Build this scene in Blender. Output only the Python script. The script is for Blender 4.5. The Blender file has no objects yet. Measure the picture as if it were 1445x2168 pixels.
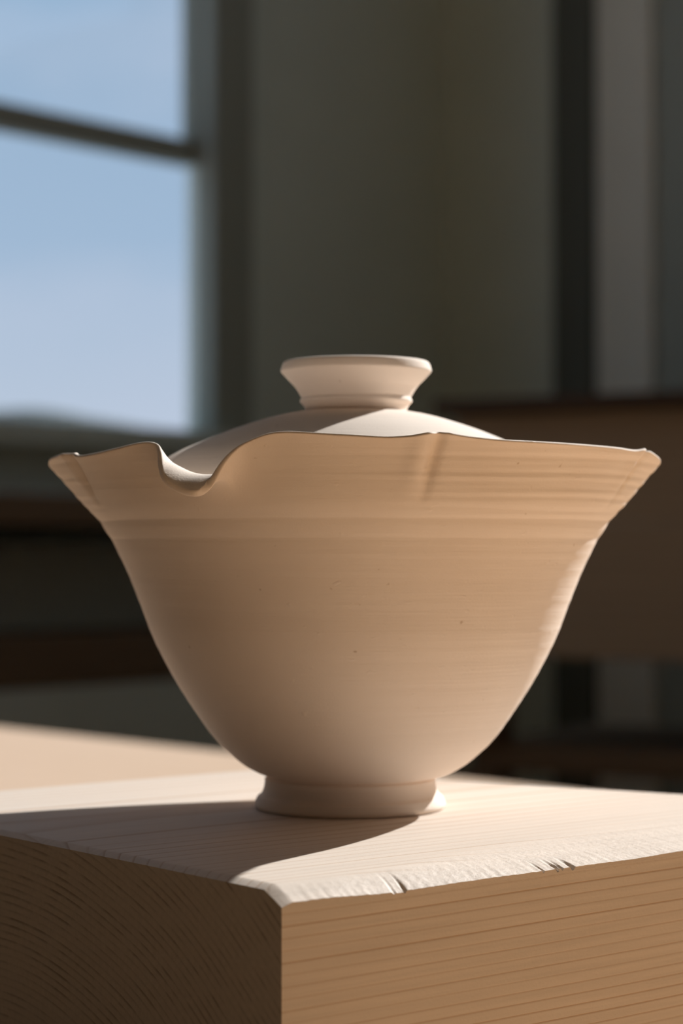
import bpy, math, random
import numpy as np
from mathutils import Vector, Matrix, noise

sc = bpy.context.scene
COL = sc.collection
# ------------------------------------------------------------------ camera
F, CX, CY, HOR = 4450.0, 722.5, 1084.0, 1170.0      # focal length and horizon in pixels of the 1445x2168 frame
BLOCK_H = 0.060
Z_TABLE = 0.75
Z_TOP = Z_TABLE + BLOCK_H
CAM_Z = Z_TOP + 0.052
PITCH = math.atan((HOR - CY) / F)
cam_data = bpy.data.cameras.new('camera')
cam = bpy.data.objects.new('camera', cam_data); COL.objects.link(cam)
cam.location = (0, 0, CAM_Z)
cam.rotation_euler = (math.pi / 2 + PITCH, 0, 0)
cam_data.sensor_fit = 'VERTICAL'; cam_data.sensor_height = 36.0; cam_data.sensor_width = 24.0
cam_data.lens = F / 2168 * 36
cam_data.clip_start = 0.02; cam_data.clip_end = 2000
cam_data.dof.use_dof = True
cam_data.dof.focus_distance = 0.366
cam_data.dof.aperture_fstop = 17.5
sc.camera = cam
# ------------------------------------------------------------------ view, world, sun
sc.view_settings.view_transform = 'Standard'
sc.view_settings.look = 'None'
sc.view_settings.gamma = 1.0
sc.view_settings.use_curve_mapping = False
sc.view_settings.exposure = 0.0
sc.cycles.max_bounces = 14
sc.cycles.diffuse_bounces = 8
sc.cycles.transparent_max_bounces = 12

SUN_EL = math.radians(32.0)
SUN_AZ = (0.711, 0.703)
SUN_STRENGTH = 8.0
w = bpy.data.worlds.new('sky_world'); sc.world = w; w.use_nodes = True
nt = w.node_tree; nt.nodes.clear()
def N(nt, typ, **kw):
    n = nt.nodes.new(typ)
    for k, v in kw.items():
        setattr(n, k, v)
    return n
out = N(nt, 'ShaderNodeOutputWorld'); bg = N(nt, 'ShaderNodeBackground')
tc = N(nt, 'ShaderNodeTexCoord'); sep = N(nt, 'ShaderNodeSeparateXYZ')
mr = N(nt, 'ShaderNodeMapRange'); mr.inputs['From Min'].default_value = 0.0; mr.inputs['From Max'].default_value = 0.32
ramp = N(nt, 'ShaderNodeValToRGB')
ramp.color_ramp.elements[0].color = (0.66, 0.71, 0.82, 1)
ramp.color_ramp.elements[1].color = (0.31, 0.46, 0.65, 1)
e = ramp.color_ramp.elements.new(0.45); e.color = (0.40, 0.54, 0.73, 1)
mp = N(nt, 'ShaderNodeMapping'); mp.inputs['Scale'].default_value = (3.0, 3.0, 9.0)
mp.inputs['Rotation'].default_value = (0.25, 0.2, 0)
nz = N(nt, 'ShaderNodeTexNoise'); nz.inputs['Scale'].default_value = 1.6; nz.inputs['Detail'].default_value = 4
cr = N(nt, 'ShaderNodeMapRange'); cr.inputs['From Min'].default_value = 0.42; cr.inputs['From Max'].default_value = 0.78
cr.inputs['To Max'].default_value = 0.75
mix = N(nt, 'ShaderNodeMixRGB'); mix.inputs['Color2'].default_value = (0.56, 0.64, 0.80, 1)
L = nt.links.new
L(tc.outputs['Generated'], sep.inputs[0]); L(sep.outputs['Z'], mr.inputs['Value']); L(mr.outputs[0], ramp.inputs[0])
L(tc.outputs['Generated'], mp.inputs[0]); L(mp.outputs[0], nz.inputs['Vector']); L(nz.outputs['Fac'], cr.inputs['Value'])
L(cr.outputs[0], mix.inputs['Fac']); L(ramp.outputs[0], mix.inputs['Color1']); L(mix.outputs[0], bg.inputs['Color'])
bg.inputs['Strength'].default_value = 1.0
L(bg.outputs[0], out.inputs[0])

sun_d = bpy.data.lights.new('sun', 'SUN'); sun_d.energy = SUN_STRENGTH; sun_d.angle = math.radians(0.55)
sun_d.color = (1.0, 0.975, 0.955)
sun = bpy.data.objects.new('sun', sun_d); COL.objects.link(sun)
sv = Vector((SUN_AZ[0] * math.cos(SUN_EL), SUN_AZ[1] * math.cos(SUN_EL), math.sin(SUN_EL))).normalized()
sun.rotation_euler = sv.to_track_quat('Z', 'Y').to_euler()
sun.location = (2, 3, 4)

# ------------------------------------------------------------------ helpers
CM = Matrix.Rotation(math.pi / 2 + PITCH, 3, 'X')
C0 = Vector((0, 0, CAM_Z))
def ray(px, py):
    return (CM @ Vector(((px - CX) / F, -(py - CY) / F, -1))).normalized()
def on_z(px, py, z):                       # point of the level plane z seen at a pixel
    d = ray(px, py); return C0 + d * ((z - CAM_Z) / d.z)
def on_plane(px, py, p, n):
    d = ray(px, py); return C0 + d * ((p - C0).dot(n) / d.dot(n))

def mesh_obj(name, verts, faces, mat, parent=None, smooth=False, M=None):
    me = bpy.data.meshes.new(name)
    me.from_pydata([tuple(v) for v in verts], [], faces)
    me.update()
    if smooth:
        me.polygons.foreach_set('use_smooth', [True] * len(me.polygons))
    o = bpy.data.objects.new(name, me); COL.objects.link(o)
    if mat is not None: me.materials.append(mat)
    if M is not None: o.matrix_world = M
    if parent is not None:
        o.parent = parent
    return o
def tag(o, label=None, cat=None, group=None, kind=None):
    if label: o['label'] = label
    if cat: o['category'] = cat
    if group: o['group'] = group
    if kind: o['kind'] = kind
    return o
def empty(name, loc, rz=0):
    o = bpy.data.objects.new(name, None); COL.objects.link(o); o.location = loc; o.rotation_euler = (0, 0, rz)
    o.empty_display_size = 0.05
    return o
def box_data(x0, x1, y0, y1, z0, z1, bev=0.0):
    if bev <= 0:
        v = [(x, y, z) for z in (z0, z1) for y in (y0, y1) for x in (x0, x1)]
        f = [(0, 2, 3, 1), (4, 5, 7, 6), (0, 1, 5, 4), (2, 6, 7, 3), (0, 4, 6, 2), (1, 3, 7, 5)]
        return v, f
    import bmesh
    v, f = box_data(x0, x1, y0, y1, z0, z1)
    bm = bmesh.new()
    vs = [bm.verts.new(p) for p in v]
    for q in f: bm.faces.new([vs[i] for i in q])
    bmesh.ops.recalc_face_normals(bm, faces=bm.faces)
    bmesh.ops.bevel(bm, geom=list(bm.edges), offset=bev, segments=2, affect='EDGES', profile=0.7)
    bm.verts.index_update()
    vv = [tuple(p.co) for p in bm.verts]; ff = [tuple(p.index for p in q.verts) for q in bm.faces]
    bm.free()
    return vv, ff
def box(name, x0, x1, y0, y1, z0, z1, mat, parent=None, bev=0.0, M=None):
    v, f = box_data(x0, x1, y0, y1, z0, z1, bev)
    return mesh_obj(name, v, f, mat, parent, M=M)

# ------------------------------------------------------------------ materials
def base_mat(name, color, rough=0.8, spec=0.3):
    m = bpy.data.materials.new(name); m.use_nodes = True
    b = m.node_tree.nodes['Principled BSDF']
    b.inputs['Base Color'].default_value = (*color, 1); b.inputs['Roughness'].default_value = rough
    b.inputs['Specular IOR Level'].default_value = spec
    return m, m.node_tree, b
def noise_tex(nt, scale_xyz, scale=1.0, detail=3, rough=0.5, coord='Object'):
    t = N(nt, 'ShaderNodeTexCoord'); mp = N(nt, 'ShaderNodeMapping'); mp.inputs['Scale'].default_value = scale_xyz
    n = N(nt, 'ShaderNodeTexNoise'); n.inputs['Scale'].default_value = scale; n.inputs['Detail'].default_value = detail
    n.inputs['Roughness'].default_value = rough
    nt.links.new(t.outputs[coord], mp.inputs[0]); nt.links.new(mp.outputs[0], n.inputs['Vector'])
    return n
def mathn(nt, op, a, b=None):
    n = N(nt, 'ShaderNodeMath', operation=op)
    for i, x in enumerate((a, b)):
        if x is None: continue
        if isinstance(x, (int, float)): n.inputs[i].default_value = x
        else: nt.links.new(x, n.inputs[i])
    return n.outputs[0]
def colramp(nt, fac, stops):
    r = N(nt, 'ShaderNodeValToRGB')
    el = r.color_ramp.elements
    el[0].position = stops[0][0]; el[0].color = (*stops[0][1], 1)
    el[1].position = stops[-1][0]; el[1].color = (*stops[-1][1], 1)
    for p, c in stops[1:-1]:
        x = el.new(p); x.color = (*c, 1)
    nt.links.new(fac, r.inputs[0]); return r.outputs[0]

def clay_material():
    m, nt, b = base_mat('unfired_clay', (0.80, 0.675, 0.575), 0.82, 0.25)
    L = nt.links.new
    mott = noise_tex(nt, (1, 1, 1), 60, 4)
    c = colramp(nt, mott.outputs['Fac'], [(0.3, (0.85, 0.735, 0.64)), (0.7, (0.88, 0.77, 0.675))])
    sp = noise_tex(nt, (1, 1, 1), 700, 1)
    spk = N(nt, 'ShaderNodeMapRange'); spk.inputs['From Min'].default_value = 0.77; spk.inputs['From Max'].default_value = 0.85
    L(sp.outputs['Fac'], spk.inputs['Value'])
    mx = N(nt, 'ShaderNodeMixRGB'); mx.inputs['Color2'].default_value = (0.62, 0.49, 0.38, 1)
    L(spk.outputs[0], mx.inputs['Fac']); L(c, mx.inputs['Color1']); L(mx.outputs[0], b.inputs['Base Color'])
    # throwing lines: noise stretched round the wall, fine grain and small crumbs
    n1 = noise_tex(nt, (14, 14, 420), 1.0, 4, 0.55)
    n2 = noise_tex(nt, (40, 40, 2200), 1.0, 3, 0.6)
    n3 = noise_tex(nt, (1, 1, 1), 2600, 3, 0.6)
    n4 = noise_tex(nt, (1, 1, 1.6), 480, 1, 0.5)
    crumb = N(nt, 'ShaderNodeMapRange'); crumb.inputs['From Min'].default_value = 0.70; crumb.inputs['From Max'].default_value = 0.80
    L(n4.outputs['Fac'], crumb.inputs['Value'])
    s = mathn(nt, 'MULTIPLY', n1.outputs['Fac'], 1.0)
    s = mathn(nt, 'ADD', s, mathn(nt, 'MULTIPLY', n2.outputs['Fac'], 0.16))
    s = mathn(nt, 'ADD', s, mathn(nt, 'MULTIPLY', n3.outputs['Fac'], 0.2))
    s = mathn(nt, 'ADD', s, mathn(nt, 'MULTIPLY', crumb.outputs[0], 0.25))
    bp = N(nt, 'ShaderNodeBump'); bp.inputs['Strength'].default_value = 1.0; bp.inputs['Distance'].default_value = 0.00018
    L(s, bp.inputs['Height']); L(bp.outputs[0], b.inputs['Normal'])
    return m
CLAY = clay_material()

def wood_material(name, pale, dark, ring=0.00145, cy=0.09, cz=-0.13, rough=0.6, line=0.75, wear=False, contrast=1.0, bumpd=0.0001, stretch=1.0, endgrain=False):
    """growth rings about an axis along local x"""
    m, nt, b = base_mat(name, pale, rough, 0.25)
    L = nt.links.new
    t = N(nt, 'ShaderNodeTexCoord'); sp = N(nt, 'ShaderNodeSeparateXYZ'); L(t.outputs['Object'], sp.inputs[0])
    warp = noise_tex(nt, (2.5 * stretch, 9 * stretch, 9 * stretch), 1.0, 2)
    y = mathn(nt, 'SUBTRACT', sp.outputs['Y'], cy); z = mathn(nt, 'SUBTRACT', sp.outputs['Z'], cz)
    r = mathn(nt, 'SQRT', mathn(nt, 'ADD', mathn(nt, 'MULTIPLY', y, y), mathn(nt, 'MULTIPLY', z, z)))
    r = mathn(nt, 'ADD', r, mathn(nt, 'MULTIPLY', mathn(nt, 'SUBTRACT', warp.outputs['Fac'], 0.5), ring * 4.5))
    q = mathn(nt, 'DIVIDE', r, ring)
    fr = mathn(nt, 'FRACT', q)
    fl = mathn(nt, 'FLOOR', q)
    wn = N(nt, 'ShaderNodeTexWhiteNoise', noise_dimensions='1D'); L(fl, wn.inputs['W'])
    ln = N(nt, 'ShaderNodeMapRange', interpolation_type='SMOOTHSTEP'); ln.inputs['From Min'].default_value = line; ln.inputs['From Max'].default_value = 0.95
    L(fr, ln.inputs['Value'])
    endm = N(nt, 'ShaderNodeMapRange', interpolation_type='SMOOTHSTEP'); endm.inputs['From Min'].default_value = 0.95; endm.inputs['From Max'].default_value = 1.0
    endm.inputs['To Min'].default_value = 1.0; endm.inputs['To Max'].default_value = 0.0
    L(fr, endm.inputs['Value'])
    amt = mathn(nt, 'MULTIPLY', ln.outputs[0], endm.outputs[0])
    amt = mathn(nt, 'MULTIPLY', amt, mathn(nt, 'ADD', mathn(nt, 'MULTIPLY', wn.outputs[0], 0.65), 0.3))
    amt = mathn(nt, 'MULTIPLY', amt, contrast)
    if endgrain:                                   # rings broken into dashes
        dn = noise_tex(nt, (1, 1, 2.2), 130, 3)
        dm = N(nt, 'ShaderNodeMapRange'); dm.inputs['From Min'].default_value = 0.42; dm.inputs['From Max'].default_value = 0.62; dm.inputs['To Min'].default_value = 0.25
        L(dn.outputs['Fac'], dm.inputs['Value']); amt = mathn(nt, 'MULTIPLY', amt, dm.outputs[0])
    fib = noise_tex(nt, (25 * stretch, 900 * stretch, 900 * stretch), 1.0, 3)
    fibc = colramp(nt, fib.outputs['Fac'], [(0.3, tuple(c * 0.93 for c in pale)), (0.7, tuple(min(1, c * 1.04) for c in pale))])
    if wear:
        at = N(nt, 'ShaderNodeAttribute', attribute_name='wear')
        amt = mathn(nt, 'MULTIPLY', amt, mathn(nt, 'SUBTRACT', 1.0, mathn(nt, 'MULTIPLY', at.outputs['Fac'], 0.9)))
    mx = N(nt, 'ShaderNodeMixRGB'); mx.inputs['Color2'].default_value = (*dark, 1)
    L(amt, mx.inputs['Fac']); L(fibc, mx.inputs['Color1']); L(mx.outputs[0], b.inputs['Base Color'])
    h = mathn(nt, 'ADD', mathn(nt, 'MULTIPLY', fib.outputs['Fac'], 0.6), mathn(nt, 'MULTIPLY', amt, -0.5))
    grain = noise_tex(nt, (1, 1, 1), 1500, 3, 0.6)
    h = mathn(nt, 'ADD', h, mathn(nt, 'MULTIPLY', grain.outputs['Fac'], 0.5))
    if wear:
        g2 = noise_tex(nt, (0.6, 1, 1), 1100, 4, 0.65)
        h = mathn(nt, 'ADD', h, mathn(nt, 'MULTIPLY', mathn(nt, 'MULTIPLY', g2.outputs['Fac'], at.outputs['Fac']), 3.0))
    bp = N(nt, 'ShaderNodeBump'); bp.inputs['Strength'].default_value = 1.0; bp.inputs['Distance'].default_value = bumpd
    L(h, bp.inputs['Height']); L(bp.outputs[0], b.inputs['Normal'])
    return m
WOOD_BLOCK = wood_material('sawn_spruce', (0.66, 0.57, 0.49), (0.47, 0.315, 0.20), wear=True, bumpd=0.00006)
WOOD_END = wood_material('sawn_spruce_end_grain', (0.50, 0.435, 0.35), (0.24, 0.185, 0.135), line=0.5, endgrain=True, bumpd=0.00012)
WOOD_TABLE = wood_material('honey_pine', (0.63, 0.455, 0.325), (0.52, 0.33, 0.20), ring=0.006, cy=0.04, cz=-0.25, contrast=0.6)
WOOD_BOUNCE = wood_material('orange_bounce_pine', (0.88, 0.56, 0.31), (0.62, 0.36, 0.18), ring=0.006, cy=0.04, cz=-0.25, contrast=0.5)  # orange raised so these planks bounce warm light onto the bowl
WOOD_DARK = wood_material('dark_stained_wood', (0.22, 0.145, 0.085), (0.13, 0.08, 0.045), ring=0.01, cy=0.3, cz=-0.3, rough=0.5, stretch=0.4)
WOOD_TOP = wood_material('near_black_stained_wood', (0.10, 0.06, 0.035), (0.06, 0.035, 0.02), ring=0.01, cy=0.3, cz=-0.3, rough=0.6, stretch=0.4)
WOOD_BROWN = wood_material('brown_oak', (0.52, 0.385, 0.25), (0.38, 0.27, 0.17), ring=0.012, cy=0.3, cz=-0.3, rough=0.5, stretch=0.4)

def wall_material(name, color, rough=0.9):
    m, nt, b = base_mat(name, color, rough, 0.2)
    n = noise_tex(nt, (1, 1, 1), 3.0, 4)
    c = colramp(nt, n.outputs['Fac'], [(0.3, tuple(x * 0.95 for x in color)), (0.7, tuple(min(1, x * 1.04) for x in color))])
    nt.links.new(c, b.inputs['Base Color'])
    n2 = noise_tex(nt, (1, 1, 1), 180, 3)
    bp = N(nt, 'ShaderNodeBump'); bp.inputs['Distance'].default_value = 0.0006
    nt.links.new(n2.outputs['Fac'], bp.inputs['Height']); nt.links.new(bp.outputs[0], b.inputs['Normal'])
    return m
WALL_GREY = wall_material('grey_green_plaster', (0.76, 0.82, 0.75))
WALL_WARM = wall_material('warm_plaster', (0.52, 0.46, 0.38))
FLOOR_MAT = wood_material('dark_floor_wood', (0.20, 0.125, 0.075), (0.12, 0.07, 0.04), ring=0.02, cy=0.3, cz=-0.5, rough=0.5, stretch=0.3)
CEIL = wall_material('ceiling_plaster', (0.7, 0.68, 0.62))
PAINT_DARK = wall_material('dark_green_paint', (0.40, 0.42, 0.365), 0.6)
PAINT_BLACK = wall_material('near_black_paint', (0.14, 0.145, 0.12), 0.6)
PAINT_PALE = wall_material('pale_casing_paint', (0.85, 0.82, 0.72), 0.6)
HILL_MAT = wall_material('distant_wooded_hill', (0.085, 0.10, 0.10), 1.0)
m = bpy.data.materials.new('window_glass'); m.use_nodes = True; nt = m.node_tree; nt.nodes.clear()
o_ = N(nt, 'ShaderNodeOutputMaterial'); tr = N(nt, 'ShaderNodeBsdfTransparent'); gl = N(nt, 'ShaderNodeBsdfGlossy')
gl.inputs['Roughness'].default_value = 0.02; tr.inputs['Color'].default_value = (0.97, 0.98, 0.98, 1)
fw = N(nt, 'ShaderNodeLayerWeight'); f5 = mathn(nt, 'ADD', mathn(nt, 'MULTIPLY', mathn(nt, 'POWER', fw.outputs['Facing'], 5.0), 0.9), 0.035); ms = N(nt, 'ShaderNodeMixShader')
nt.links.new(f5, ms.inputs[0]); nt.links.new(tr.outputs[0], ms.inputs[1]); nt.links.new(gl.outputs[0], ms.inputs[2])
nt.links.new(ms.outputs[0], o_.inputs[0])
GLASS = m

# ------------------------------------------------------------------ the room
E1 = Vector((0.664, 0.748, 0)).normalized()          # along the window wall, away from the camera
E2 = Vector((E1.y, -E1.x, 0))                        # along the right wall, towards the camera side
A = Vector(((400 - CX) / F * 3.2, 3.2, 0))
def wall_u(px, p=A, d=E1):                           # distance along a wall line at which it is seen at px
    k = (px - CX) / F
    return (k * p.y - p.x) / (d.x - k * d.y)
K = A + E1 * wall_u(940)                             # the corner of the room
RM = Matrix(((E1.x, E2.x, 0, K.x), (E1.y, E2.y, 0, K.y), (0, 0, 1, 0), (0, 0, 0, 1)))  # local x = -into room along window wall
# local frame: window wall is y=0 (x<0), right wall is x=0 (y>0)
RL, RD, CEIL_Z = 5.6, 4.6, 3.35
RMi = RM.inverted()
def lx(px):                                          # window wall: local x seen at px
    return (RMi @ (A + E1 * wall_u(px))).x
def lz(py, X):                                       # height seen at py on the window wall at local x
    wp = RM @ Vector((X, 0, 0)); return CAM_Z + (HOR - py) / F * wp.y
def ry(px):                                          # right wall: local y seen at px
    return wall_u(px, K, E2)
def room_box(name, x0, x1, y0, y1, z0, z1, mat, parent=None, bev=0.0):
    if parent is None: return box(name, x0, x1, y0, y1, z0, z1, mat, None, bev, M=RM)
    return box(name, x0, x1, y0, y1, z0, z1, mat, parent, bev)
def room_empty(name, x, y, z):
    e = empty(name, (0, 0, 0)); e.matrix_world = RM @ Matrix.Translation((x, y, z)); return e

def wall_with_hole(name, mat, axis, a0, a1, h0, h1, z0, z1, t0, t1):
    """axis 'x': wall runs along local x; the hole a:[h0,h1] z:[z0,z1]"""
    v, f = [], []
    for (p0, p1, q0, q1) in ((a0, h0, 0, CEIL_Z), (h1, a1, 0, CEIL_Z), (h0, h1, 0, z0), (h0, h1, z1, CEIL_Z)):
        bv, bf = box_data(p0, p1, t0, t1, q0, q1) if axis == 'x' else box_data(t0, t1, p0, p1, q0, q1)
        o = len(v); v += bv; f += [tuple(i + o for i in q) for q in bf]
    w_ = mesh_obj(name, v, f, mat, M=RM); tag(w_, kind='structure'); return w_
floor = room_box('floor', -RL - .15, .15, -.15, RD + .15, -.1, 0, FLOOR_MAT); tag(floor, kind='structure')
ceiling = room_box('ceiling', -RL - .15, .15, -.15, RD + .15, CEIL_Z, CEIL_Z + .1, CEIL); tag(ceiling, kind='structure')
wx1 = lx(442); wx0 = wx1 - 2.2; wz0 = lz(916, wx1); wz1 = wz0 + 1.45
wall_with_hole('wall_back', WALL_GREY, 'x', -RL, 0.15, wx0, wx1, wz0, wz1, -0.05, 0.0)
SY0, SY1, SZ0, SZ1 = 0.75, 3.9, 1.93, 3.15
wall_with_hole('wall_right', WALL_GREY, 'y', 0.0, RD, SY0, SY1, SZ0, SZ1, 0.0, 0.15)
tag(room_box('wall_left', -RL - .15, -RL, -.15, RD + .15, 0, CEIL_Z, WALL_WARM), kind='structure')
tag(room_box('wall_front', -RL, .15, RD, RD + .15, 0, CEIL_Z, WALL_WARM), kind='structure')

# window_1: the sash window at the left of the picture
win = room_empty('window_1', wx1, 0, wz0); tag(win, kind='structure')
def wbox(name, x0, x1, y0, y1, z0, z1, mat, par=win, bev=0.004):
    return room_box(name, x0 - wx1, x1 - wx1, y0, y1, z0 - wz0, z1 - wz0, mat, par, bev)
xs_up = lx(426)
bz = lz(322, wx1)                                   # middle of the meeting rail
wbox('window_frame', wx1 - .012, wx1 + .075, -.02, .022, wz0 - .02, wz1 + .08, PAINT_DARK)
wbox('window_frame', wx0 - .075, wx0 + .012, -.02, .022, wz0 - .02, wz1 + .08, PAINT_DARK)
wbox('window_frame', wx0 + .012, wx1 - .012, -.02, .022, wz1 - .01, wz1 + .08, PAINT_DARK)
wbox('window_sill', wx0 - .1, wx1 + .1, -.05, .05, wz0 - .035, wz0 - .002, WALL_GREY)
wbox('sash_stile', xs_up, wx1 - .0125, -.045, -.012, bz + .0195, wz1 - .01, PAINT_DARK)
wbox('meeting_rail', wx0 + .0125, wx1 - .0125, -.045, -.012, bz - .019, bz + .019, PAINT_DARK)
wbox('pane', wx0 + .0125, xs_up, -.032, -.028, bz + .0195, wz1 - .011, GLASS, bev=0)
wbox('pane', wx0 + .0125, wx1 - .0125, -.032, -.028, wz0, bz - .0195, GLASS, bev=0)

# window_2: the high window in the right wall that lets the sun in (right of the picture)
w2 = room_empty('window_2', 0, SY0, SZ0); tag(w2, kind='structure')
def w2box(name, y0, y1, z0, z1, mat, x0=.05, x1=.10, bev=.004):
    return room_box(name, x0, x1, y0 - SY0, y1 - SY0, z0 - SZ0, z1 - SZ0, mat, w2, bev)
w2box('window_frame', SY0, SY0 + .04, SZ0, SZ1, PAINT_DARK)
w2box('window_frame', SY1 - .04, SY1, SZ0, SZ1, PAINT_DARK)
w2box('window_frame', SY0 + .041, SY1 - .041, SZ1 - .04, SZ1, PAINT_DARK)
w2box('window_frame', SY0 + .041, SY1 - .041, SZ0, SZ0 + .03, PAINT_DARK)
w2box('pane', SY0 + .041, SY1 - .041, SZ0 + .031, SZ1 - .041, GLASS, .073, .077, 0)

bld = room_empty('added_blind', .025, SY0 + .03, SZ1)  # blind added out of view to cut the sun patch front-left of the block
tag(bld, 'unseen grey blind added on the high window to keep sun off the bench', 'blind')
room_box('added_blind_cloth', 0, .006, 0, 1.935 - SY0 - .03, 2.53 - SZ1, .02, PAINT_DARK, bld)
room_box('added_blind_rail', -.012, .014, 0, 1.935 - SY0 - .03, 2.515 - SZ1, 2.529 - SZ1, PAINT_DARK, bld, .003)

# the dark door, its pale casing, and the dark wall trim beside it on the right wall
def rbox(name, px0, px1, x0, x1, z0, z1, mat, bev=.004):
    return room_box(name, x0, x1, ry(px0), ry(px1), z0, z1, mat, None, bev)
tag(rbox('door_1', 1192, 1277, -.03, -.001, 0.005, 2.2, PAINT_BLACK), kind='structure')
tag(rbox('trim_1', 1279, 1400, -.025, -.001, 0.002, 2.3, PAINT_PALE, .012), kind='structure')
tag(rbox('trim_2', 1406, 1520, -.02, -.001, 0.002, 2.3, PAINT_DARK), kind='structure')
tag(room_box('baseboard_right', -.015, -.0005, 0.02, ry(1188), 0.002, .12, PAINT_DARK), kind='structure')
tag(room_box('baseboard_back', -RL + .02, -.02, .0005, .015, 0.002, .12, PAINT_DARK), kind='structure')

# distant hill outside the left window
def hill():
    D = 60.0
    pts = [(-900, 880), (-500, 872), (-150, 874), (0, 869), (60, 863), (120, 870), (200, 885), (300, 902), (380, 915), (600, 935), (900, 960)]
    v, f = [], []
    rng = random.Random(4)
    n = 90
    xs = np.linspace(-900, 900, n); ys = np.interp(xs, [p[0] for p in pts], [p[1] for p in pts])
    rows = 7
    for j in range(rows):
        t = j / (rows - 1)
        for i in range(n):
            X = (xs[i] - CX) / F * D
            top = CAM_Z + (HOR - ys[i]) / F * D
            yy = D - 9 * (1 - t) ** 1.5 if j < rows - 1 else D
            z = -0.5 + (top + 0.5) * math.sin(t * math.pi / 2) + (rng.random() - .5) * .03
            v.append((X, yy, z))
    for i in range(n):
        X = (xs[i] - CX) / F * D
        v.append((X, D + 8, -0.5))
    for j in range(rows):
        for i in range(n - 1):
            a = j * n + i; f.append((a, a + 1, a + n + 1, a + n))
    return mesh_obj('wooded_hill', v, f, HILL_MAT, smooth=True)
tag(hill(), 'dark wooded hill seen low through the bottom of the window', 'hill')
g = mesh_obj('ground', [(-80, 4.5, -.5), (80, 4.5, -.5), (80, 90, -.5), (-80, 90, -.5)], [(0, 1, 2, 3)], HILL_MAT); tag(g, kind='structure')

# ------------------------------------------------------------------ furniture in the blurred background
# long dark work counter below the window
cx1 = lx(470)
ct = room_empty('counter', cx1, 0, 0)
tag(ct, 'long dark wooden counter with lower shelf below the window, out of focus', 'counter')
CD = 0.42
def cnt_z(py):                                       # height on the counter's front plane, seen near the left of the frame
    p = A + E2 * CD; u = wall_u(150, p, E1); return CAM_Z + (HOR - py) / F * (p + E1 * u).y
zt1, zt0 = cnt_z(1046), cnt_z(1112)
zs1, zs0 = cnt_z(1345), cnt_z(1455)
room_box('countertop', -1.7, 0, 0.02, CD, zt0, zt1, WOOD_DARK, ct, .004)
room_box('lower_shelf', -1.65, -.02, 0.04, CD - .02, zs0, zs1, WOOD_DARK, ct, .003)
room_box('wall_stand_in', -1.65, -.02, CD - .035, CD - .02, .05, zs0 - .001, WALL_GREY, ct, 0)  # pale panel standing in for the wall, set forward out of the shelf's shade
for x in (-1.65, -.08):
    room_box('leg', x, x + .06, CD - .1, CD - .04, 0, zs0 - .001, WOOD_DARK, ct, .003)
    room_box('shelf_post', x, x + .06, CD - .1, CD - .04, zs1 + .001, zt0 - .001, WOOD_DARK, ct, .003)
# grey storage box on the lower shelf
bxz = zs1 + .001
sb = room_empty('storage_box', cx1 - 1.05, .08, bxz)
tag(sb, 'dark grey storage box on the lower shelf of the long counter', 'box')
room_box('box_body', 0, .85, 0, .22, 0, (zt0 - bxz) * .74, PAINT_DARK, sb, .006)
room_box('box_lid', -.008, .858, -.006, .228, (zt0 - bxz) * .74 + .001, (zt0 - bxz) * .84, PAINT_DARK, sb, .004)

# brown sideboard at the right
SD = Vector((.86, -.51, 0)).normalized(); SN = Vector((SD.y, -SD.x, 0))   # SN points towards the camera
if SN.y > 0: SN = -SN
sdep = 2.35
S0 = Vector(((932 - CX) / F * sdep, sdep, 0))
SM = Matrix(((SD.x, -SN.x, 0, S0.x), (SD.y, -SN.y, 0, S0.y), (0, 0, 1, 0), (0, 0, 0, 1)))
def sz(py, px=1100):
    u = wall_u(px, S0, SD); return CAM_Z + (HOR - py) / F * (S0 + SD * u).y
sd = empty('sideboard', (0, 0, 0)); sd.matrix_world = SM
tag(sd, 'brown wooden sideboard with dark top behind the right side of the bowl', 'sideboard')
ztop, zlip, zbot, zsh = sz(842), sz(872), sz(1392), sz(1580)
box('top_board', 0, 1.15, -.018, .36, zlip, ztop, WOOD_TOP, sd, .003)
zmid = zbot + (zlip - zbot) * .55
box('upper_panel', .012, 1.135, 0.016, .024, zmid, zlip - .001, WOOD_BROWN, sd, .002)
box('lower_panel', .012, 1.135, 0.004, .024, zbot, zmid - .001, WOOD_BROWN, sd, .004)
box('side_panel', .012, .03, .025, .35, zbot, zlip - .001, WOOD_BROWN, sd, 0)
box('side_panel', 1.117, 1.135, .025, .35, zbot, zlip - .001, WOOD_BROWN, sd, 0)
box('bottom_board', .031, 1.116, .025, .35, zbot, zbot + .018, WOOD_BROWN, sd, 0)
box('lower_shelf', .03, 1.117, .02, .34, zsh - .03, zsh, WOOD_DARK, sd, .003)
for x, y in ((.012, .01), (1.085, .01), (1.085, .30)):
    if True:
        box('leg', x, x + .05, y, y + .05, 0, zsh - .0305, WOOD_DARK, sd, .002)
        box('leg_post', x, x + .05, y, y + .05, zsh + .0005, zbot - .0005, WOOD_DARK, sd, .002)

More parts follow.
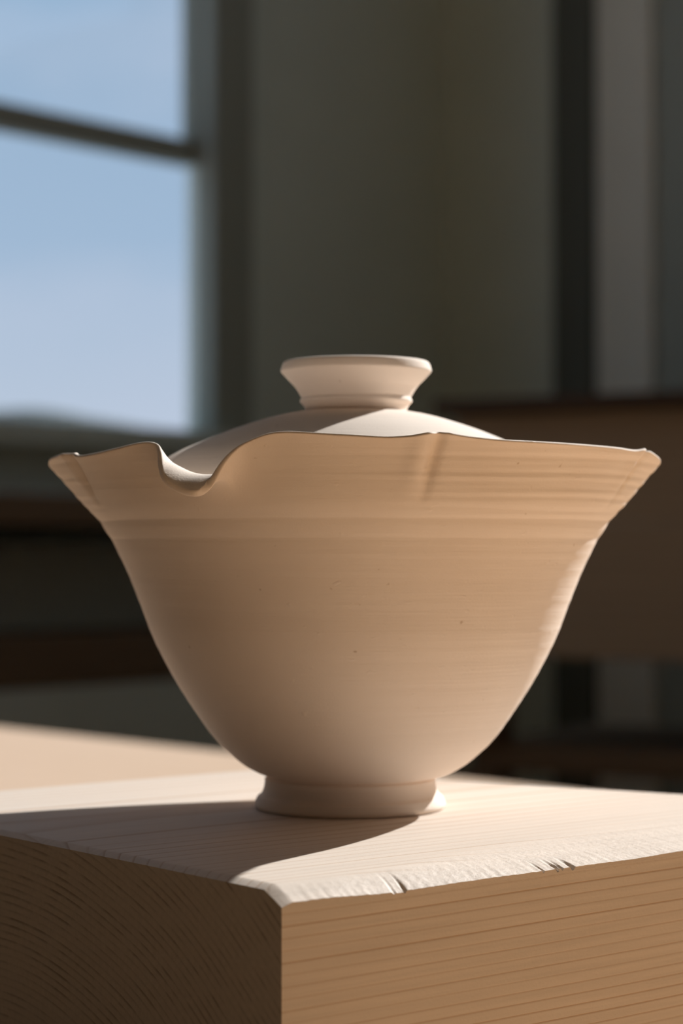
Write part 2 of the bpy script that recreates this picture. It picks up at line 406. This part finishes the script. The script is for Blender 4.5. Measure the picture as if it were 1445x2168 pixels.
# ------------------------------------------------------------------ the workbench in the sun
T0 = on_z(0, 1538, Z_TABLE); T1 = on_z(1087, 1657, Z_TABLE)
TE = (T1 - T0).normalized(); TN = Vector((TE.y, -TE.x, 0))
if TN.y > 0: TN = -TN
TM = Matrix(((TE.x, TN.x, 0, T0.x), (TE.y, TN.y, 0, T0.y), (0, 0, 1, Z_TABLE), (0, 0, 0, 1)))
wb = empty('workbench', (0, 0, 0)); wb.matrix_world = TM
tag(wb, 'pale sunlit pine workbench of planks that carries the wooden block', 'workbench')
pw = .187
NPL = 3
pys = [0, .25, .405, .561]
for i in range(NPL):
    p = box('plank', -.5, 1.85, pys[i] + .0012, pys[i + 1] - .0012, -.04, 0, WOOD_TABLE if i == 0 else WOOD_BOUNCE, wb, .002)
for x in (-.42, 1.6):
    box('trestle_beam', x, x + .08, .02, NPL * pw - .02, -.12, -.0405, WOOD_TABLE, wb, 0)
    for y in (.06, NPL * pw - .14):
        box('leg', x, x + .08, y, y + .08, -Z_TABLE, -.1205, WOOD_TABLE, wb, 0)

# unseen second bench below the frame, added to bounce warm light onto the bowl
sb2 = empty('added_bounce_bench', (0, 0, 0)); sb2.matrix_world = TM
tag(sb2, 'unseen orange pine bench added beside the workbench to bounce warm light', 'bench')
y0 = NPL * pw + .004
for i in range(4):
    box('plank', 1.0, 1.85, y0 + i * pw, y0 + (i + 1) * pw - .0024, -.04, 0, WOOD_BOUNCE, sb2, .002)
for x in (1.03, 1.74):
    for y in (y0 + .02, y0 + 4 * pw - .1):
        box('leg', x, x + .08, y, y + .08, -Z_TABLE, -.0405, WOOD_BOUNCE, sb2, 0)

# ------------------------------------------------------------------ the wooden block
BC = on_z(596, 1881.7, Z_TOP)
LD = Vector((.776, .631, 0)).normalized(); WD = Vector((-LD.y, LD.x, 0))
BM = Matrix(((LD.x, WD.x, 0, BC.x), (LD.y, WD.y, 0, BC.y), (0, 0, 1, Z_TOP), (0, 0, 0, 1))); BMi = BM.inverted()
def bl(px, py, z=0.0): return BMi @ on_z(px, py, Z_TOP + z)
bw1, bw2 = bl(0, 1666), bl(500, 1630)
WB = (bw1.y + bw2.y) / 2
fe0, fe1 = bl(1087, 1660), bl(1445, 1682)
slope = (fe1.x - fe0.x) / (fe1.y - fe0.y)
def lmax(wv): return fe0.x + (wv - fe0.y) * slope
wear_px = [(575, 1872), (700, 1856), (830, 1835), (900, 1820), (1000, 1797), (1150, 1765), (1300, 1741), (1445, 1722)]
wl = [bl(*p) for p in wear_px]
fp, fn = BM @ Vector((0, 0, 0)), WD
def s_at(px, py): return (BMi @ on_plane(px, py, fp, fn)).x
def build_block():
    lo = [(596, 1912), (640, 1908), (700, 1900), (829, 1890), (958, 1870), (1087, 1852), (1215, 1835), (1344, 1818), (1445, 1801)]
    loP = [BMi @ on_plane(p[0], p[1], fp, fn) for p in lo]
    los, loz = [p.x for p in loP], [p.z for p in loP]
    dents = [(s_at(834, 1888), .00035, .0003), (s_at(846, 1888), .0009, .00022), (s_at(857, 1886), .0003, .0004), (s_at(1150, 1842), .00025, .0004),
             (s_at(1180, 1838), .0004, .0006), (s_at(1190, 1836), .0003, .0004), (s_at(1212, 1834), .0005, .0006)]
    ss = np.concatenate([np.linspace(0, .0024, 9)[:-1], np.arange(.0024, .105, .00022), np.linspace(.105, 1.0, 40)[1:]])
    S = len(ss)
    wf = np.concatenate([np.linspace(0, 1, 30) ** 1.3])            # worn strip fractions
    top_n = 26
    cols = []                                                     # per column: function of s
    verts, wears = [], []
    H = BLOCK_H
    for i, s0 in enumerate(ss):
        row = []
        wt = float(np.interp(s0, [p.x for p in wl], [max(.0022, p.y) for p in wl]))
        dz = float(-np.interp(s0, los, loz)); dz = max(dz, .0012)
        dz += .00007 * noise.noise(Vector((s0 * 240, 3.1, 0))) + .00007 * noise.noise(Vector((s0 * 900, 7.1, 0)))
        endd = .0007 * max(0, 1 - s0 / .0022) ** 1.2
        dent = sum(a * math.exp(-((s0 - c) / b) ** 4) for c, b, a in dents)
        row.append((0, -H, 0)); 
        for k in range(1, 5): row.append((0, -H + (H - dz - .0022) * k / 4, 0))
        for fr in wf:
            wv = wt * fr
            ex = 1.05 + .85 * min(1, s0 / .03)
            z = -(dz) * (1 - fr) ** ex - dent * max(0, 1 - wv / .0045) ** 1.2
            rough = math.sin(min(1, (1 - fr) * 1.6) * math.pi / 2) * min(1, .25 + s0 / .05)
            if 0 < fr: 
                z += .00003 * rough * noise.noise(Vector((s0 * 700, wv * 900, 0))) - .00010 * rough * max(0, noise.noise(Vector((s0 * 330, wv * 600, 5))) - .25)
            yy = wv if fr > 0 else -.00004 * abs(noise.noise(Vector((s0 * 1500, 0, 0))))
            row.append((yy, z - endd, rough if fr < 1 else 0))
        for k in range(1, top_n):
            wv = wt + (WB - wt) * k / top_n
            row.append((wv, -endd, 0))
        row.append((WB, -.0008 - endd, 0)); row.append((WB, -H, 0))
        for (wv, z, we) in row:
            # last stretch: scale so the skewed far end is met
            x = s0 if s0 <= .105 else .105 + (s0 - .105) / (1 - .105) * (lmax(wv) - .105)
            if s0 <= .105: x = s0 * min(1, lmax(wv) / .16) if lmax(wv) < .16 else s0
            verts.append((x, wv, z)); wears.append(max(0, min(1, we)))
        C = len(row)
    faces = []
    for i in range(S - 1):
        for j in range(C - 1):
            a = i * C + j; faces.append((a, a + C, a + C + 1, a + 1))
        faces.append((i * C + C - 1, (i + 1) * C + C - 1, (i + 1) * C, i * C))
    n_side = len(faces)
    faces.append(tuple(range(C)))
    faces.append(tuple(reversed([(S - 1) * C + j for j in range(C)])))
    me = bpy.data.meshes.new('wooden_block'); me.from_pydata(verts, [], faces); me.update()
    me.materials.append(WOOD_BLOCK); me.materials.append(WOOD_END)
    me.polygons[n_side].material_index = 1; me.polygons[n_side + 1].material_index = 1
    sm = [True] * len(faces); sm[n_side] = sm[n_side + 1] = False
    me.polygons.foreach_set('use_smooth', sm)
    at = me.attributes.new('wear', 'FLOAT', 'POINT'); at.data.foreach_set('value', wears)
    import bmesh
    bm = bmesh.new(); bm.from_mesh(me); bmesh.ops.recalc_face_normals(bm, faces=bm.faces)
    for e_ in bm.edges:
        if len(e_.link_faces) == 2 and e_.calc_face_angle(0) > math.radians(38): e_.smooth = False
    bm.to_mesh(me); bm.free()
    o = bpy.data.objects.new('wooden_block', me); COL.objects.link(o); o.matrix_world = BM
    return o
blk = build_block()
tag(blk, 'thick pale spruce block with worn chipped front edge under the bowl', 'block')

# ------------------------------------------------------------------ the bowl
U = .43 / F                                       # metres per pixel at the bowl's axis
AX = Vector(((750 - CX) * U, .43, Z_TOP))         # bowl axis meets the block
def pz(y): return (1170 - y) * U + CAM_Z - Z_TOP  # profile pixel row -> height above the block
def catmull(P, n):
    P = np.array(P, float); out = []
    for i in range(len(P) - 1):
        p0 = P[max(i - 1, 0)]; p1 = P[i]; p2 = P[i + 1]; p3 = P[min(i + 2, len(P) - 1)]
        for t in np.linspace(0, 1, n, endpoint=False):
            out.append(.5 * ((2 * p1) + (-p0 + p2) * t + (2 * p0 - 5 * p1 + 4 * p2 - p3) * t * t + (-p0 + 3 * p1 - 3 * p2 + p3) * t ** 3))
    out.append(P[-1]); return np.array(out)

R0 = 640 * U
def rim_hit(px, py, R):                           # where the sight line first meets the cylinder of radius R about the axis
    d = ray(px, py); o = C0 - Vector((AX.x, AX.y, Z_TOP))
    a = d.x ** 2 + d.y ** 2; b = 2 * (o.x * d.x + o.y * d.y); c = o.x ** 2 + o.y ** 2 - R * R
    D = max(0, b * b - 4 * a * c); t = (-b - math.sqrt(D)) / (2 * a); p = o + d * t
    return math.atan2(p.x, -p.y), p.z
ctrl = [  # px, py, radius factor, spout weight
    (148, 963, .985, 0), (166, 969, .985, 0), (200, 964, .985, 0), (250, 952, .98, 0), (295, 941, .975, 0), (318, 940, .975, .0), (330, 947, .98, .1),
    (334, 965, 1.0, .35), (336, 990, 1.02, .7), (344, 1014, 1.035, .95), (362, 1032, 1.04, 1), (385, 1044, 1.04, 1), (412, 1050, 1.04, 1), (432, 1046, 1.03, .95),
    (448, 1032, 1.02, .8), (460, 1012, 1.005, .62), (474, 987, .99, .45), (492, 963, .98, .28), (513, 945, .97, .14), (542, 930, .965, 0), (572, 921, .965, 0), (605, 918, .965, 0),
    (650, 920, .965, 0), (700, 923, .965, 0), (760, 926, .965, 0), (820, 929, .965, 0), (865, 927, .97, 0), (900, 922, .975, 0), (918, 919, .975, 0), (938, 919, .975, 0),
    (965, 924, .97, 0), (1000, 929, .965, 0), (1060, 935, .965, 0), (1150, 940, .965, 0), (1240, 946, .97, 0), (1310, 952, .98, 0), (1345, 957, .985, 0), (1366, 955, .99, 0)]
rim = []
for px, py, k, sw in ctrl:
    th, z = rim_hit(px, py, R0 * k); rim.append((th, z, R0 * k, sw))
zR = pz(985) 
tR = rim[-1][0]; tL = rim[0][0] + 2 * math.pi
back = [(math.radians(76), pz(979), 1.0), (math.radians(84), pz(986), 1.0), (math.radians(91), pz(990), 1.0), (math.radians(105), pz(993), 1.0), (math.radians(125), pz(986), .985),
        (math.radians(150), pz(978), .975), (math.radians(180), pz(984), .98), (math.radians(205), pz(978), .975), (math.radians(235), pz(984), .985),
        (math.radians(257), pz(993), .995), (math.radians(269), pz(991), 1.003), (math.radians(276), pz(988), 1.003), (math.radians(284), pz(981), 1.0)]
back = [b for b in back if tR + .1 < b[0] < tL - .1]
rim += [(t, z, R0 * k, 0) for t, z, k in back]
rim.append((tL, rim[0][1], rim[0][2], 0))
closed = catmull([rim[-2][:1] and (rim[-2][0] - 2 * math.pi, *rim[-2][1:])] + rim + [(rim[1][0] + 2 * math.pi, *rim[1][1:])], 1)
seg = []
ext = [(rim[-2][0] - 2 * math.pi, *rim[-2][1:])] + rim + [(rim[1][0] + 2 * math.pi, *rim[1][1:])]
P = np.array(ext, float)
cols = []
for i in range(1, len(P) - 2):
    span = P[i + 1][0] - P[i][0]
    n = max(6, int(math.ceil(span / math.radians(.30))))
    p0, p1, p2, p3 = P[i - 1], P[i], P[i + 1], P[i + 2]
    # tangents scaled by the uneven spacing
    def tan(a, b, c):
        return (c - a) / max(1e-6, (c[0] - a[0]))
    m1 = tan(p0, p1, p2) * span; m2 = tan(p1, p2, p3) * span
    for t in np.linspace(0, 1, n, endpoint=False):
        h00 = 2 * t ** 3 - 3 * t ** 2 + 1; h10 = t ** 3 - 2 * t ** 2 + t; h01 = -2 * t ** 3 + 3 * t ** 2; h11 = t ** 3 - t ** 2
        q = h00 * p1 + h10 * m1 + h01 * p2 + h11 * m2
        cols.append(q)
cols = np.array(cols); NC = len(cols)
creases = [rim[0][0] - .012, rim_hit(931, 935, R0 * .97)[0], tR + .02, math.radians(110), math.radians(155), math.radians(205), math.radians(252)]

# lower body profile (half width in px, row): above the foot to the shoulder line
body_px = [(180, 1640), (188, 1637), (206, 1631), (230, 1618), (257, 1597), (295, 1560), (338, 1500), (382, 1430), (423, 1350), (450, 1280), (478, 1210), (503, 1158), (508.3, 1146), (511.5, 1140), (520, 1128), (534, 1105)]
bp_ = catmull([(r * U, pz(y)) for r, y in body_px], 10)
KINK = np.array([534 * U, pz(1105)])
def upper_curve(q, n=64):
    th, z, R, sw = q
    P0 = KINK; P3 = np.array([R, z]); sw = min(1, max(0, sw))
    d = np.linalg.norm(P3 - P0)
    a0 = math.radians(42)
    a3 = math.radians(46) * (1 - sw) + math.radians(-34) * sw
    P1 = P0 + np.array([math.cos(a0), math.sin(a0)]) * d * (.36 + .02 * sw)
    P2 = P3 - np.array([math.cos(a3), math.sin(a3)]) * d * (.36 + .14 * sw)
    t = np.linspace(0, 1, n)[1:, None]
    return (1 - t) ** 3 * P0 + 3 * (1 - t) ** 2 * t * P1 + 3 * (1 - t) * t * t * P2 + t ** 3 * P3
wts = np.exp(-((cols[:, None, 0] - cols[None, :, 0] + math.pi) % (2 * math.pi) - math.pi) ** 2 / (2 * math.radians(5.5) ** 2))
spc = np.gradient(cols[:, 0]); wts = wts * np.abs(spc)[None, :]; wts /= wts.sum(1, keepdims=True)
soft = cols.copy(); soft[:, 1:] = wts @ cols[:, 1:]
grid = []
for ci in range(NC):
    q = cols[ci]; up = upper_curve(q); us = upper_curve(soft[ci])
    tt = np.linspace(0, 1, 64)[1:, None]
    up = us + (up - us) * tt ** 2.6
    prof = np.concatenate([bp_, up]); th = q[0]
    nb = len(bp_); nu = len(up)
    pts = []
    for j, (r, z) in enumerate(prof):
        v = max(0, (j - nb + 1) / nu)
        dr = 0
        if v > 0:
            for ca in creases:                     # tooled grooves from the rim down
                dd = (th - ca + math.pi) % (2 * math.pi) - math.pi
                dd += .035 * (1 - v)
                g = math.exp(-(dd / .020) ** 2); h = math.exp(-((dd + .05) / .035) ** 2)
                dr += (-.0013 * g + .0006 * h) * min(1, max(0, (v - .18) / .5)) ** 1.1
            y_eq = z
            amp = .00005 * min(1, v * 3) * (1 - q[3])
            fade = .5 + .5 * math.tanh((th - creases[1]) * 5) if abs(th) < 1.6 else 1
            dr += amp * (.25 + .9 * fade) * (math.sin(z * 2600 + .6 * math.sin(th * 3)) + .7 * math.sin(z * 4300 + 1 + math.sin(th * 5)))
            dr -= .00014 * fade * math.exp(-((z - pz(1084) + .0004 * math.sin(th * 2.3)) / .0006) ** 2)
        else:
            dr += .000018 * math.sin(z * 2100) + .000015 * math.sin(z * 3400 + 2)
            dr += .00014 * math.exp(-((z - pz(1125)) / .0012) ** 2)
        pts.append((r + dr, z))
    grid.append(pts)
G = np.array(grid)                                # NC x NV x 2
NV = G.shape[1]
th = cols[:, 0]
X = G[:, :, 0] * np.sin(th)[:, None]; Y = -G[:, :, 0] * np.cos(th)[:, None]; Z = G[:, :, 1]
Pg = np.stack([X, Y, Z], -1)
du = np.roll(Pg, -1, 0) - np.roll(Pg, 1, 0)
dv = np.gradient(Pg, axis=1)
nrm = np.cross(du, dv); nrm /= np.linalg.norm(nrm, axis=2, keepdims=True) + 1e-12
if (nrm[:, NV // 2, 0] * X[:, NV // 2]).mean() < 0: nrm = -nrm
# thickness: 1.55 mm, thickened on the pulled spout lip
vq = np.clip((np.arange(NV) - len(bp_)) / (NV - len(bp_)), 0, 1) ** 1.5
T = .00062 + .0009 * np.clip(cols[:, 3], 0, 1)
Tg = .0016 * (1 - vq)[None, :] + T[:, None] * vq[None, :]
inner = Pg - nrm * Tg[:, :, None]
# rounded lip between the outer and the inner skin
tv = dv[:, -1] / (np.linalg.norm(dv[:, -1], axis=1, keepdims=True) + 1e-12)
mid = Pg[:, -1] - nrm[:, -1] * (T / 2)[:, None]
lip = []
for a in np.linspace(0, math.pi, 9)[1:-1]:
    lip.append(mid + nrm[:, -1] * (T / 2)[:, None] * math.cos(a) + tv * (T * .34)[:, None] * (math.sin(a) ** .8))
lip = np.stack(lip, 1)
stop = 14                                         # the inner floor is closed here
allp = np.concatenate([Pg, lip, inner[:, ::-1][:, :NV - stop]], 1)
NR = allp.shape[1]
verts = allp.reshape(-1, 3).tolist()
faces = []
for i in range(NC):
    i2 = (i + 1) % NC
    for j in range(NR - 1):
        faces.append((i * NR + j, i2 * NR + j, i2 * NR + j + 1, i * NR + j + 1))
bz_ = float(allp[:, -1, 2].mean()) - .0006
ci = len(verts); verts.append((0, 0, bz_))
c2 = len(verts); verts.append((0, 0, pz(1640)))
for i in range(NC):
    i2 = (i + 1) % NC
    faces.append((i * NR + NR - 1, i2 * NR + NR - 1, ci))
    faces.append((i2 * NR, i * NR, c2))
bowl = empty('lidded_bowl', AX)
tag(bowl, 'unfired cream clay bowl with wavy flared rim and pulled spout on wooden block', 'bowl')
bb = mesh_obj('bowl_body', verts, faces, CLAY, bowl, smooth=True)

def lathe(name, prof, parent, n=256, off=(0, 0), mat=CLAY, close_top=False, wob=0):
    v, f = [], []; m_ = len(prof)
    for i in range(n):
        a = 2 * math.pi * i / n
        for r, z in prof: v.append((r * math.cos(a) + off[0], r * math.sin(a) + off[1], z))
    for i in range(n):
        i2 = (i + 1) % n
        for j in range(m_ - 1): f.append((i * m_ + j, i2 * m_ + j, i2 * m_ + j + 1, i * m_ + j + 1))
    for j, fl in ((0, 1), (m_ - 1, 0)):
        if prof[j][0] > 1e-6:
            k = len(v); v.append((off[0], off[1], prof[j][1]))
            for i in range(n):
                i2 = (i + 1) % n
                f.append((i2 * m_ + j, i * m_ + j, k) if fl else (i * m_ + j, i2 * m_ + j, k))
    return mesh_obj(name, v, f, mat, parent, smooth=True)
foot = [(150, pz(1690)), (168, pz(1700)), (172, .00003), (192, .00003), (199, .0003), (201.5, .0009), (199, .0017), (194.5, .0025), (188, pz(1678)), (183, pz(1668)), (180.5, pz(1657)), (180, pz(1650)), (180, pz(1646)), (177, pz(1643)), (175.5, pz(1641)), (174, pz(1639)), (172, pz(1636)), (170, pz(1632)), (120, pz(1632))]
fpts = catmull([(r * U, z) for r, z in foot], 6)
lathe('foot_ring', [(max(1e-4, r), z) for r, z in fpts], bowl, off=(-9.5 * U, 0))

# ------------------------------------------------------------------ the lid
lid = empty('bowl_lid', (AX.x, AX.y, Z_TOP))
tag(lid, 'domed clay lid with ring knob resting inside the flared bowl', 'lid')
dome = [(60, 869), (100, 870), (122, 873), (150, 878), (190, 888), (258, 910), (320, 935), (370, 957), (412, 981), (452, 1008), (485, 1038), (500, 1058), (506, 1072), (506, 1082)]
dp = catmull([(r * U, pz(y)) for r, y in dome], 8)
t = .0016
inn = []
for i in range(len(dp) - 1, -1, -1):
    a = dp[max(0, i - 1)]; b = dp[min(len(dp) - 1, i + 1)]; d = (b - a) / np.linalg.norm(b - a)
    nn = np.array([d[1], -d[0]]);  nn = nn if nn[1] < 0 else -nn
    inn.append(dp[i] + nn * t if i < len(dp) - 8 else dp[i] + np.array([-t, 0]))
ld = lathe('lid_dome', [tuple(p) for p in dp] + [(dp[-1][0] - t / 2, dp[-1][1] - .0004)] + [(max(1e-4, p[0]), p[1]) for p in inn], lid)
knob = [(108, 874), (107.5, 868), (110, 862), (113, 857), (118, 852), (118.5, 847), (116, 842), (119, 836), (129, 820), (145, 803), (156, 791), (159.5, 786.5), (159, 781), (156.5, 773), (153, 767.5), (146, 765), (136, 765.5), (131, 768), (126, 774), (112, 795), (98, 815), (80, 826), (40, 830), (1, 831)]
kp = catmull([(r * U, pz(y)) for r, y in knob], 6)
lathe('knob', [(max(1e-4, r), z) for r, z in kp], lid, off=(3.5 * U, 0))
